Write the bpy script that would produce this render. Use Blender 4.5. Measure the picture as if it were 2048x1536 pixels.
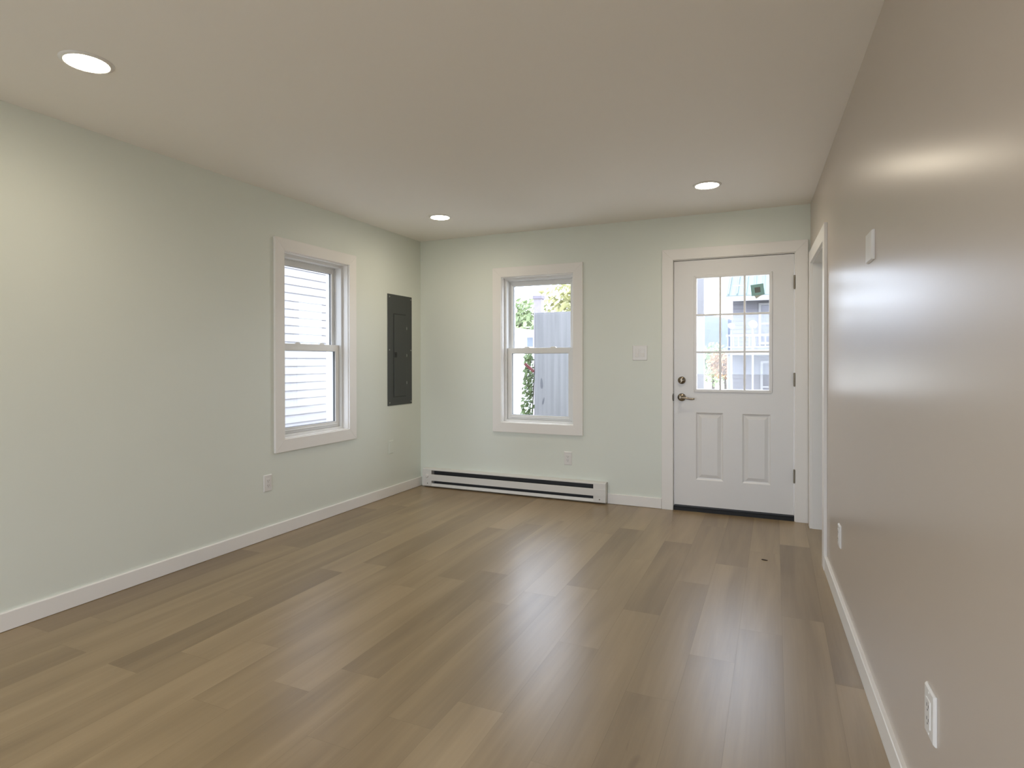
import bpy, bmesh, math, random
from mathutils import Vector, Matrix

random.seed(7)
sc = bpy.context.scene
for o in list(bpy.data.objects):
    bpy.data.objects.remove(o)

# ------------------------------------------------------------------ camera
F_PX, SHIFT_PX = 1185.04, -38.392
YAW, PITCH, ROLL = 0.4174, -0.0056, -0.0013
CAM = Vector((3.2243, -5.0257, 1.23))
fw = Vector((-math.sin(YAW) * math.cos(PITCH), math.cos(YAW) * math.cos(PITCH), math.sin(PITCH)))
rt0 = Vector((math.cos(YAW), math.sin(YAW), 0))
up0 = rt0.cross(fw)
rt = rt0 * math.cos(ROLL) + up0 * math.sin(ROLL)
up = up0 * math.cos(ROLL) - rt0 * math.sin(ROLL)
cd = bpy.data.cameras.new('camera')
cam = bpy.data.objects.new('camera', cd)
sc.collection.objects.link(cam)
M = Matrix((rt, up, -fw)).transposed().to_4x4()
M.translation = CAM
cam.matrix_world = M
cd.sensor_fit = 'HORIZONTAL'
cd.sensor_width = 36.0
cd.lens = F_PX / 2048.0 * 36.0
cd.shift_y = SHIFT_PX / 2048.0
cd.clip_start = 0.02
cd.clip_end = 2000
sc.camera = cam

# ------------------------------------------------------------------ view, sky
vs = sc.view_settings
vs.view_transform = 'Standard'
vs.look = 'None'
vs.exposure = 0.22
vs.gamma = 1.0
vs.use_curve_mapping = False
SKY = (0.86, 0.94, 1.13)
SKY_STRENGTH = 6.5
LAMP = (1.0, 0.885, 0.70)
LAMP_STRENGTH = 112.0
w = bpy.data.worlds.new('sky')
sc.world = w
w.use_nodes = True
bg = w.node_tree.nodes['Background']
bg.inputs[0].default_value = (*SKY, 1)
bg.inputs[1].default_value = SKY_STRENGTH


def portal(name, loc, rot, sx, sz):
    """Marks a daylight opening so that the sky is sampled through it; gives no light of its own."""
    l = bpy.data.lights.new(name, 'AREA')
    l.shape = 'RECTANGLE'; l.size = sx; l.size_y = sz
    l.cycles.is_portal = True
    o = bpy.data.objects.new(name, l)
    sc.collection.objects.link(o)
    o.location = loc; o.rotation_euler = rot


HP = math.pi / 2
portal('daylight_left_window', (-0.31, -1.452, 1.35), (HP, 0, -HP), 0.74, 1.40)
portal('daylight_back_window', (1.243, 0.31, 1.34), (HP, 0, math.pi), 0.74, 1.40)
portal('daylight_door_glass', (2.913, 0.08, 1.455), (HP, 0, math.pi), 0.58, 0.94)
portal('daylight_added_window', (1.90, -7.37, 1.215), (HP, 0, 0), 3.15, 1.97)  # sky sampling through the added window behind the camera

# ------------------------------------------------------------------ room measures
H = 2.4232          # ceiling height
WD = 3.4715         # back wall width
ANG = 0.0306        # the right wall opens by this angle
YF = -7.2           # wall behind the camera
C = sc.collection

# ------------------------------------------------------------------ materials
def srgb(r, g, b):
    def f(c):
        c /= 255.0
        return c / 12.92 if c <= 0.04045 else ((c + 0.055) / 1.055) ** 2.4
    return (f(r), f(g), f(b))


def mat(name, col, rough=0.5, metal=0.0, spec=0.5, var=0.0, vscale=6.0, bump=0.0, bscale=120.0):
    m = bpy.data.materials.new(name)
    m.use_nodes = True
    nt = m.node_tree
    p = nt.nodes['Principled BSDF']
    p.inputs['Base Color'].default_value = (*col, 1)
    p.inputs['Roughness'].default_value = rough
    p.inputs['Metallic'].default_value = metal
    p.inputs['Specular IOR Level'].default_value = spec
    tc = nt.nodes.new('ShaderNodeTexCoord')
    if var:
        n = nt.nodes.new('ShaderNodeTexNoise')
        n.inputs['Scale'].default_value = vscale
        n.inputs['Detail'].default_value = 4
        nt.links.new(tc.outputs['Object'], n.inputs['Vector'])
        mx = nt.nodes.new('ShaderNodeMix')
        mx.data_type = 'RGBA'
        mx.inputs[6].default_value = (*[c * (1 - var) for c in col], 1)
        mx.inputs[7].default_value = (*[min(1, c * (1 + var)) for c in col], 1)
        nt.links.new(n.outputs['Fac'], mx.inputs[0])
        nt.links.new(mx.outputs[2], p.inputs['Base Color'])
    if bump:
        n = nt.nodes.new('ShaderNodeTexNoise')
        n.inputs['Scale'].default_value = bscale
        n.inputs['Detail'].default_value = 3
        nt.links.new(tc.outputs['Object'], n.inputs['Vector'])
        b = nt.nodes.new('ShaderNodeBump')
        b.inputs['Strength'].default_value = bump
        b.inputs['Distance'].default_value = 0.002
        nt.links.new(n.outputs['Fac'], b.inputs['Height'])
        nt.links.new(b.outputs[0], p.inputs['Normal'])
    return m


MINT = mat('mint_paint', (0.735, 0.77, 0.70), 0.42, var=0.015, vscale=2.0, bump=0.06, bscale=90)
CEILM = mat('ceiling_paint', (0.89, 0.86, 0.815), 0.75, var=0.012, vscale=1.5, bump=0.05, bscale=80)
TRIM = mat('white_trim_paint', (0.84, 0.82, 0.785), 0.35, var=0.01)
TRIMC = mat('white_casing_paint', (0.84, 0.82, 0.785), 0.38, var=0.01)
VINYL = mat('white_vinyl', (0.78, 0.78, 0.765), 0.33)
DOORP = mat('white_door_paint', (0.79, 0.78, 0.765), 0.34, var=0.01)
PLASTIC = mat('white_plastic', (0.76, 0.745, 0.72), 0.28)
SLOT = mat('dark_slot', (0.05, 0.045, 0.04), 0.6)
GASKET = mat('grey_gasket', (0.12, 0.125, 0.13), 0.55)
NICKEL = mat('satin_nickel', (0.30, 0.255, 0.195), 0.26, metal=1.0)
BRONZE = mat('dark_steel', (0.10, 0.085, 0.065), 0.42, metal=0.9)
HINGE = mat('aged_nickel', (0.30, 0.26, 0.20), 0.4, metal=0.9)
BLACK = mat('black_rubber', (0.004, 0.004, 0.004), 0.6)
SWEEP = mat('grey_door_sweep', (0.05, 0.05, 0.05), 0.5)
PANELG = mat('grey_panel_enamel', (0.050, 0.054, 0.051), 0.42, var=0.03)
PANELD = mat('grey_panel_edge', (0.012, 0.013, 0.013), 0.5)
STEEL = mat('zinc_screw', (0.45, 0.45, 0.43), 0.35, metal=1.0)
HEATW = mat('heater_enamel', (0.74, 0.73, 0.70), 0.32)
HEATD = mat('heater_inside', (0.035, 0.034, 0.033), 0.6)
FINS = mat('aluminium_fins', (0.10, 0.10, 0.10), 0.5, metal=0.7)
SUBFLOOR = mat('dark_joint', (0.14, 0.105, 0.065), 0.6)


def emission(name, col, s):
    m = bpy.data.materials.new(name)
    m.use_nodes = True
    nt = m.node_tree
    nt.nodes.clear()
    e = nt.nodes.new('ShaderNodeEmission')
    e.inputs[0].default_value = (*col, 1)
    e.inputs[1].default_value = s
    o = nt.nodes.new('ShaderNodeOutputMaterial')
    nt.links.new(e.outputs[0], o.inputs[0])
    return m


DIFFUSER = emission('led_diffuser', LAMP, LAMP_STRENGTH)
nt_ = DIFFUSER.node_tree                                  # a lensed downlight: less light towards the horizon
g_ = nt_.nodes.new('ShaderNodeNewGeometry')
d_ = nt_.nodes.new('ShaderNodeVectorMath'); d_.operation = 'DOT_PRODUCT'
nt_.links.new(g_.outputs['Incoming'], d_.inputs[0]); nt_.links.new(g_.outputs['Normal'], d_.inputs[1])
k_ = nt_.nodes.new('ShaderNodeMath'); k_.operation = 'MULTIPLY'; k_.inputs[1].default_value = LAMP_STRENGTH
ab_ = nt_.nodes.new('ShaderNodeMath'); ab_.operation = 'ABSOLUTE'
nt_.links.new(d_.outputs['Value'], ab_.inputs[0]); bl_ = nt_.nodes.new('ShaderNodeMath'); bl_.operation = 'MULTIPLY_ADD'; bl_.inputs[1].default_value = 0.72; bl_.inputs[2].default_value = 0.28
nt_.links.new(ab_.outputs[0], bl_.inputs[0]); nt_.links.new(bl_.outputs[0], k_.inputs[0])
nt_.links.new(k_.outputs[0], nt_.nodes['Emission'].inputs[1])


def glass_mat(name, tint=(0.97, 0.985, 0.98)):
    m = bpy.data.materials.new(name)
    m.use_nodes = True
    nt = m.node_tree
    nt.nodes.clear()
    g = nt.nodes.new('ShaderNodeNewGeometry')
    d = nt.nodes.new('ShaderNodeVectorMath')
    d.operation = 'DOT_PRODUCT'
    nt.links.new(g.outputs['Incoming'], d.inputs[0])
    nt.links.new(g.outputs['Normal'], d.inputs[1])
    a = nt.nodes.new('ShaderNodeMath'); a.operation = 'ABSOLUTE'
    nt.links.new(d.outputs['Value'], a.inputs[0])
    s = nt.nodes.new('ShaderNodeMath'); s.operation = 'SUBTRACT'
    s.inputs[0].default_value = 1.0
    nt.links.new(a.outputs[0], s.inputs[1])
    pw = nt.nodes.new('ShaderNodeMath'); pw.operation = 'POWER'
    pw.inputs[1].default_value = 5.0
    nt.links.new(s.outputs[0], pw.inputs[0])
    ma = nt.nodes.new('ShaderNodeMath'); ma.operation = 'MULTIPLY_ADD'
    ma.inputs[1].default_value = 0.94
    ma.inputs[2].default_value = 0.045
    nt.links.new(pw.outputs[0], ma.inputs[0])
    t = nt.nodes.new('ShaderNodeBsdfTransparent')
    t.inputs[0].default_value = (*tint, 1)
    gl = nt.nodes.new('ShaderNodeBsdfGlossy')
    gl.inputs['Roughness'].default_value = 0.0
    mx = nt.nodes.new('ShaderNodeMixShader')
    nt.links.new(ma.outputs[0], mx.inputs[0])
    nt.links.new(t.outputs[0], mx.inputs[1])
    nt.links.new(gl.outputs[0], mx.inputs[2])
    o = nt.nodes.new('ShaderNodeOutputMaterial')
    nt.links.new(mx.outputs[0], o.inputs[0])
    return m


GLASS = glass_mat('window_glass')


def right_wall_mat():
    m = mat('greige_satin_paint', (0.545, 0.475, 0.405), 0.30, spec=0.5)
    nt = m.node_tree
    p = nt.nodes['Principled BSDF']
    tc = nt.nodes.new('ShaderNodeTexCoord')
    mp = nt.nodes.new('ShaderNodeMapping')
    mp.inputs['Scale'].default_value = (4.0, 4.0, 2.2)
    nt.links.new(tc.outputs['Object'], mp.inputs[0])
    n = nt.nodes.new('ShaderNodeTexNoise')          # roller laps: patches a little glossier than the rest
    n.inputs['Scale'].default_value = 1.2
    n.inputs['Detail'].default_value = 0
    nt.links.new(mp.outputs[0], n.inputs['Vector'])
    r = nt.nodes.new('ShaderNodeMapRange')
    r.inputs[1].default_value = 0.2
    r.inputs[2].default_value = 0.8
    r.inputs[3].default_value = 0.27
    r.inputs[4].default_value = 0.33
    nt.links.new(n.outputs['Fac'], r.inputs[0])
    p.inputs['Roughness'].default_value = 0.29
    return m


GREIGE = right_wall_mat()


def floor_mat():
    m = bpy.data.materials.new('vinyl_plank_oak')
    m.use_nodes = True
    nt = m.node_tree
    N, L = nt.nodes, nt.links
    p = N['Principled BSDF']
    at = N.new('ShaderNodeAttribute'); at.attribute_name = 'tone'
    sd = N.new('ShaderNodeAttribute'); sd.attribute_name = 'seed'
    tc = N.new('ShaderNodeTexCoord')
    cmb = N.new('ShaderNodeCombineXYZ')
    mul = N.new('ShaderNodeMath'); mul.operation = 'MULTIPLY'; mul.inputs[1].default_value = 37.0
    L.new(sd.outputs['Fac'], mul.inputs[0])
    L.new(mul.outputs[0], cmb.inputs[0]); L.new(mul.outputs[0], cmb.inputs[1]); L.new(sd.outputs['Fac'], cmb.inputs[2])
    add = N.new('ShaderNodeVectorMath'); add.operation = 'ADD'
    L.new(tc.outputs['Object'], add.inputs[0]); L.new(cmb.outputs[0], add.inputs[1])

    def noise(sx, sy, detail, rough, dist=0.0):
        mp = N.new('ShaderNodeMapping')
        mp.inputs['Scale'].default_value = (sx, sy, 1)
        L.new(add.outputs[0], mp.inputs[0])
        n = N.new('ShaderNodeTexNoise')
        n.inputs['Scale'].default_value = 1.0
        n.inputs['Detail'].default_value = detail
        n.inputs['Roughness'].default_value = rough
        n.inputs['Distortion'].default_value = dist
        L.new(mp.outputs[0], n.inputs['Vector'])
        return n.outputs['Fac']

    broad = noise(8.0, 0.8, 2, 0.5, 0.5)        # wide cloudy streaks along the board
    grain = noise(70.0, 2.4, 4, 0.6, 0.8)       # fine grain
    knots = noise(20.0, 3.6, 1, 0.4, 0.8)      # rare dark flecks

    def mr(v, a, b, c, d):
        r = N.new('ShaderNodeMapRange')
        r.inputs[1].default_value, r.inputs[2].default_value = a, b
        r.inputs[3].default_value, r.inputs[4].default_value = c, d
        L.new(v, r.inputs[0])
        return r.outputs[0]

    def math_(op, a, b):
        q = N.new('ShaderNodeMath'); q.operation = op
        for i, v in enumerate((a, b)):
            if isinstance(v, (int, float)):
                q.inputs[i].default_value = v
            else:
                L.new(v, q.inputs[i])
        return q.outputs[0]

    t = math_('MULTIPLY', at.outputs['Fac'], 0.21)
    t = math_('ADD', t, mr(broad, 0.30, 0.70, -0.15, 0.15))
    t = math_('ADD', t, mr(grain, 0.25, 0.75, -0.055, 0.055))
    t = math_('SUBTRACT', t, mr(knots, 0.79, 0.90, 0.0, 0.26))
    t = math_('ADD', t, 0.5)
    cr = N.new('ShaderNodeValToRGB')
    e = cr.color_ramp.elements
    e[0].position = 0.0; e[0].color = (0.135, 0.086, 0.041, 1)
    e[1].position = 1.0; e[1].color = (0.45, 0.332, 0.192, 1)
    q = cr.color_ramp.elements.new(0.5); q.color = (0.295, 0.211, 0.113, 1)
    L.new(t, cr.inputs[0])
    L.new(cr.outputs[0], p.inputs['Base Color'])
    p.inputs['Roughness'].default_value = 0.33
    p.inputs['Specular IOR Level'].default_value = 0.75
    return m


OAK = floor_mat()

# ------------------------------------------------------------------ mesh helpers
class MB:
    """Collects solids in one bmesh and links them as one mesh object."""
    def __init__(s):
        s.bm = bmesh.new()

    def box(s, x0, x1, y0, y1, z0, z1):
        v = [s.bm.verts.new((x, y, z)) for x in (x0, x1) for y in (y0, y1) for z in (z0, z1)]
        for f in ((0, 1, 3, 2), (4, 6, 7, 5), (0, 4, 5, 1), (2, 3, 7, 6), (0, 2, 6, 4), (1, 5, 7, 3)):
            s.bm.faces.new([v[i] for i in f])
        return s

    def prism(s, pts, axis, a, b):
        """Extrudes a closed outline along an axis from a to b; pts are the other two coordinates in axis order."""
        def P(p, t):
            l = list(p); l.insert(axis, t); return l
        A = [s.bm.verts.new(P(p, a)) for p in pts]
        B = [s.bm.verts.new(P(p, b)) for p in pts]
        n = len(pts)
        s.bm.faces.new(A); s.bm.faces.new(B[::-1])
        for i in range(n):
            s.bm.faces.new((A[i], B[i], B[(i + 1) % n], A[(i + 1) % n]))
        return s

    def lathe(s, prof, centre, axis=(0, 0, 1), seg=32):
        """Turns (radius, height) pairs about an axis through centre."""
        ax = Vector(axis).normalized()
        q = Vector((0, 0, 1)).rotation_difference(ax)
        rings = []
        for r, h in prof:
            if r < 1e-6:
                rings.append([s.bm.verts.new(Vector(centre) + q @ Vector((0, 0, h)))])
            else:
                rings.append([s.bm.verts.new(Vector(centre) + q @ Vector((r * math.cos(2 * math.pi * k / seg), r * math.sin(2 * math.pi * k / seg), h))) for k in range(seg)])
        for A, B in zip(rings, rings[1:]):
            if len(A) == 1 and len(B) == 1:
                continue
            for k in range(seg):
                k2 = (k + 1) % seg
                if len(A) == 1:
                    s.bm.faces.new((A[0], B[k], B[k2]))
                elif len(B) == 1:
                    s.bm.faces.new((A[k], B[0], A[k2]))
                else:
                    s.bm.faces.new((A[k], B[k], B[k2], A[k2]))
        return s

    def tube(s, pts, radii, seg=12):
        """A round rod through pts with a radius at each."""
        rings = []
        pts = [Vector(p) for p in pts]
        for i, p in enumerate(pts):
            d = (pts[min(i + 1, len(pts) - 1)] - pts[max(i - 1, 0)]).normalized()
            q = Vector((0, 0, 1)).rotation_difference(d)
            r = radii[i] if isinstance(radii, (list, tuple)) else radii
            rings.append([s.bm.verts.new(p + q @ Vector((r * math.cos(2 * math.pi * k / seg), r * math.sin(2 * math.pi * k / seg), 0))) for k in range(seg)])
        for A, B in zip(rings, rings[1:]):
            for k in range(seg):
                k2 = (k + 1) % seg
                s.bm.faces.new((A[k], A[k2], B[k2], B[k]))
        s.bm.faces.new(rings[0][::-1]); s.bm.faces.new(rings[-1])
        return s

    def frame(s, x0, x1, z0, z1, wl, wr, wb, wt, y0, y1):
        """Four mitred boards round a rectangle (outer x0..x1, z0..z1), between y0 and y1; a width of 0 leaves that board out."""
        ix0, ix1, iz0, iz1 = x0 + wl, x1 - wr, z0 + wb, z1 - wt
        quads = []
        if wl: quads.append([(x0, z0), (ix0, iz0), (ix0, iz1), (x0, z1)])
        if wr: quads.append([(x1, z0), (x1, z1), (ix1, iz1), (ix1, iz0)])
        if wt: quads.append([(x0, z1), (ix0, iz1), (ix1, iz1), (x1, z1)])
        if wb: quads.append([(x0, z0), (x1, z0), (ix1, iz0), (ix0, iz0)])
        for qd in quads:
            s.prism(qd, 1, y0, y1)
        return s

    def build(s, name, m, parent=None, bevel=0.0, seg=2, smooth=False):
        bmesh.ops.recalc_face_normals(s.bm, faces=s.bm.faces)
        me = bpy.data.meshes.new(name)
        s.bm.to_mesh(me); s.bm.free()
        for mm in (m if isinstance(m, (list, tuple)) else [m]):
            me.materials.append(mm)
        o = bpy.data.objects.new(name, me)
        C.objects.link(o)
        if parent: o.parent = parent
        if bevel:
            b = o.modifiers.new('bevel', 'BEVEL')
            b.width = bevel; b.segments = seg; b.limit_method = 'ANGLE'; b.angle_limit = math.radians(40)
        if smooth:
            for f in me.polygons: f.use_smooth = True
            if hasattr(me, 'set_sharp_from_angle'):
                me.set_sharp_from_angle(angle=math.radians(40))
        return o


def tag(o, label=None, cat=None, group=None, kind=None):
    if label: o['label'] = label
    if cat: o['category'] = cat
    if group: o['group'] = group
    if kind: o['kind'] = kind
    return o


def empty(name, label, cat, loc=(0, 0, 0), rz=0.0, group=None, kind=None):
    o = bpy.data.objects.new(name, None)
    o.empty_display_size = 0.1
    C.objects.link(o)
    o.location = loc
    o.rotation_euler = (0, 0, rz)
    return tag(o, label, cat, group, kind)


def copy_tree(o, parent=None):
    c = o.copy()
    C.objects.link(c)
    c.parent = parent
    for ch in [x for x in bpy.data.objects if x.parent == o]:
        copy_tree(ch, c)
    return c


# wall frames: local x runs along the wall, local y points out of the room, z up
LEFT_RZ = math.pi / 2
RIGHT_RZ = ANG - math.pi / 2
def on_left(u, z=0): return (0, u, z)
def on_back(u, z=0): return (u, 0, z)
def on_right(s, z=0): return (WD + math.sin(ANG) * s, -math.cos(ANG) * s, z)


def wall(name, u0, u1, z0, z1, holes, th, m, loc, rz, label, extra_u=None):
    """A wall slab between local x u0..u1 with rectangular holes, cut into a grid of cells and built as one closed skin."""
    us = sorted({u0, u1, *[h[0] for h in holes], *[h[1] for h in holes]})
    zs = sorted({z0, z1, *[h[2] for h in holes], *[h[3] for h in holes]})
    def solid(i, j):
        if not (0 <= i < len(us) - 1 and 0 <= j < len(zs) - 1): return False
        cu, cz = (us[i] + us[i + 1]) / 2, (zs[j] + zs[j + 1]) / 2
        return not any(h[0] < cu < h[1] and h[2] < cz < h[3] for h in holes)
    mb = MB(); bm = mb.bm; V = {}
    def v(i, y, j):
        k = (i, y, j)
        if k not in V: V[k] = bm.verts.new((us[i], y, zs[j]))
        return V[k]
    for i in range(len(us) - 1):
        for j in range(len(zs) - 1):
            if not solid(i, j): continue
            bm.faces.new((v(i, 0, j), v(i + 1, 0, j), v(i + 1, 0, j + 1), v(i, 0, j + 1)))
            bm.faces.new((v(i, th, j), v(i, th, j + 1), v(i + 1, th, j + 1), v(i + 1, th, j)))
            if not solid(i - 1, j): bm.faces.new((v(i, 0, j), v(i, 0, j + 1), v(i, th, j + 1), v(i, th, j)))
            if not solid(i + 1, j): bm.faces.new((v(i + 1, 0, j), v(i + 1, th, j), v(i + 1, th, j + 1), v(i + 1, 0, j + 1)))
            if not solid(i, j - 1): bm.faces.new((v(i, 0, j), v(i, th, j), v(i + 1, th, j), v(i + 1, 0, j)))
            if not solid(i, j + 1): bm.faces.new((v(i, 0, j + 1), v(i + 1, 0, j + 1), v(i + 1, th, j + 1), v(i, th, j + 1)))
    o = mb.build(name, m)
    o.location = loc; o.rotation_euler = (0, 0, rz)
    return tag(o, label, 'wall', kind='structure')


# ------------------------------------------------------------------ room shell
TH = 0.22
LWIN = dict(u0=-1.894, u1=-1.010, z0=0.585, z1=2.115)     # outer casing rectangles
BWIN = dict(u0=0.804, u1=1.682, z0=0.575, z1=2.103)
CW = 0.0885                                              # casing width
def hole(wn): return (wn['u0'] + CW - 0.006, wn['u1'] - CW + 0.006, wn['z0'] + CW - 0.006, wn['z1'] - CW + 0.006)

wall('wall_left', YF, TH, 0, H, [hole(LWIN)], TH, MINT, on_left(0), LEFT_RZ, 'pale mint left wall with one window and a grey breaker panel')
DOOR_HOLE = (2.438, 3.382, 0.0, 2.078)
wall('wall_back', 0.0, WD, 0, H, [hole(BWIN), DOOR_HOLE], TH, MINT, on_back(0), 0, 'pale mint back wall holding the entry door and a window')
WAY = (0.150, 1.030, 0.0, 1.962)
wall('wall_right', -TH, 7.6, 0, H, [WAY], 0.13, GREIGE, on_right(0), RIGHT_RZ, 'greige satin right wall with window glare and a doorway')
ADDED_WIN = (0.55, 3.65, 0.25, 2.18)  # added opening, out of view, lets sky light brighten the room
wall('wall_front', -0.3, 4.2, 0, H, [ADDED_WIN], 0.15, MINT, (4.0, YF, 0), math.pi, 'wall behind the camera')

mb = MB(); mb.box(-0.3, 5.0, YF - 0.2, TH, H, H + 0.16)
tag(mb.build('ceiling', CEILM), 'flat warm white painted ceiling with recessed lights', 'ceiling', kind='structure')

# side room beyond the doorway in the right wall
mb = MB()
mb.box(3.62, 5.2, -0.02, 0.10, 0, H)
mb.box(5.1, 5.2, -2.4, 0.0, 0, H)
mb.box(3.72, 5.2, -2.5, -2.4, 0, H)
tag(mb.build('wall_side_room', MINT), 'walls of the side room seen past the doorway', 'wall', kind='structure')

# floor: one mesh of click planks, each plank a face with its own tone
PW, PL, PX0 = 0.1797, 1.22, 0.022
OFFS = {1: -3.42, 2: -2.02, 3: -3.47, 4: -2.75, 5: -2.272, 6: -2.085, 7: -1.89, 8: -1.086, 9: -2.10, 10: -1.92, 11: -2.305,
        12: -0.89, 13: -1.93, 14: -1.35, 15: -0.90, 16: -1.62, 17: -2.457, 18: -2.118, 19: -0.67, 20: -1.25}
TONES = {(1, -2.8): -0.9, (1, -1.6): -0.7, (1, -4.0): -0.1, (2, -1.4): -0.8, (2, -2.6): -0.25, (3, -2.9): 0.25, (3, -4.1): -0.25, (4, -3.3): 0.0,  # first row: dark tones include the shade along the left wall
         (5, -2.9): -0.75, (5, -1.7): 0.45, (5, -4.1): 0.55, (6, -2.7): 0.55, (6, -1.5): -0.6, (6, -0.3): -0.2, (7, -2.5): 0.0, (7, -1.3): 0.25,
         (8, -1.7): -0.25, (8, -0.5): 0.55, (8, -2.9): 0.2, (9, -2.7): 0.65, (9, -1.5): -0.45, (9, -0.3): 0.2, (10, -2.5): -0.75, (10, -1.3): 0.3, (10, -3.7): 0.1,
         (11, -1.7): 0.15, (11, -2.9): -0.1, (12, -0.3): -0.6, (12, -1.5): 0.1, (13, -1.3): -0.75, (13, -2.5): 0.05, (14, -1.9): 0.35, (15, -1.5): -0.8,
         (15, -0.3): 0.35, (15, -2.7): 0.1, (17, -3.0): -0.3, (18, -1.5): 0.1, (18, -2.7): -0.45, (19, -0.3): 0.9, (19, -1.3): -0.85, (19, -2.5): -0.1,
         (20, -0.6): -0.2, (20, -1.8): -0.5}
fl = bpy.data.meshes.new('floor')
fv, ff, tone, seed, midx = [], [], [], [], []
rng = random.Random(11)
G = 0.00025
fv += [(-0.25, YF - 0.2, -0.0012), (5.3, YF - 0.2, -0.0012), (5.3, TH, -0.0012), (-0.25, TH, -0.0012)]
ff.append((0, 1, 2, 3)); tone.append(0); seed.append(0); midx.append(1)
for r in range(-1, 30):
    xa, xb = PX0 + (r - 1) * PW, PX0 + r * PW
    off = OFFS.get(r, rng.uniform(-1.2, 0))
    k0 = math.floor((YF - 0.2 - off) / PL)
    y = off + k0 * PL
    while y < TH:
        ya, yb = max(y, YF - 0.2), min(y + PL, TH)
        if yb - ya > 0.01:
            t = rng.gauss(0, 0.33)
            for (rr, yc), val in TONES.items():
                if rr == r and y < yc < y + PL: t = val
            n = len(fv)
            fv += [(xa + G, ya + G, 0), (xb - G, ya + G, 0), (xb - G, yb - G, 0), (xa + G, yb - G, 0)]
            ff.append((n, n + 1, n + 2, n + 3)); tone.append(t); seed.append(rng.random()); midx.append(0)
        y += PL
fl.from_pydata(fv, [], ff)
fl.materials.append(OAK); fl.materials.append(SUBFLOOR)
for nm, vals in (('tone', tone), ('seed', seed)):
    a = fl.attributes.new(nm, 'FLOAT', 'FACE')
    a.data.foreach_set('value', vals)
fl.polygons.foreach_set('material_index', midx)
fo = bpy.data.objects.new('floor', fl)
C.objects.link(fo)
tag(fo, 'greyish tan oak vinyl plank floor', 'floor', kind='structure')

# baseboards
BH, BT = 0.0866, 0.0150
def board_profile(gap=0.0025):
    return [(0.0, gap), (-BT, gap), (-BT, BH - 0.003), (-BT + 0.003, BH), (0.0, BH)]
mb = MB(); mb.prism(board_profile(), 0, YF, -0.0005)
o = mb.build('baseboard_left', TRIM); o.rotation_euler = (0, 0, LEFT_RZ)
tag(o, 'long white baseboard along the mint left wall', 'baseboard', kind='structure')
mb = MB(); mb.prism(board_profile(), 0, 1.905, 2.362)
mb.prism(board_profile(), 0, 3.4585, 3.4705)
o = mb.build('baseboard_back', TRIM)
tag(o, 'short white baseboard between heater and door', 'baseboard', kind='structure')
mb = MB(); mb.prism(board_profile(0.001), 0, 1.112, 7.5)
o = mb.build('baseboard_right', TRIM); o.rotation_euler = (0, 0, RIGHT_RZ); o.location = on_right(0)
tag(o, 'white baseboard along the greige right wall', 'baseboard', kind='structure')

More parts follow.
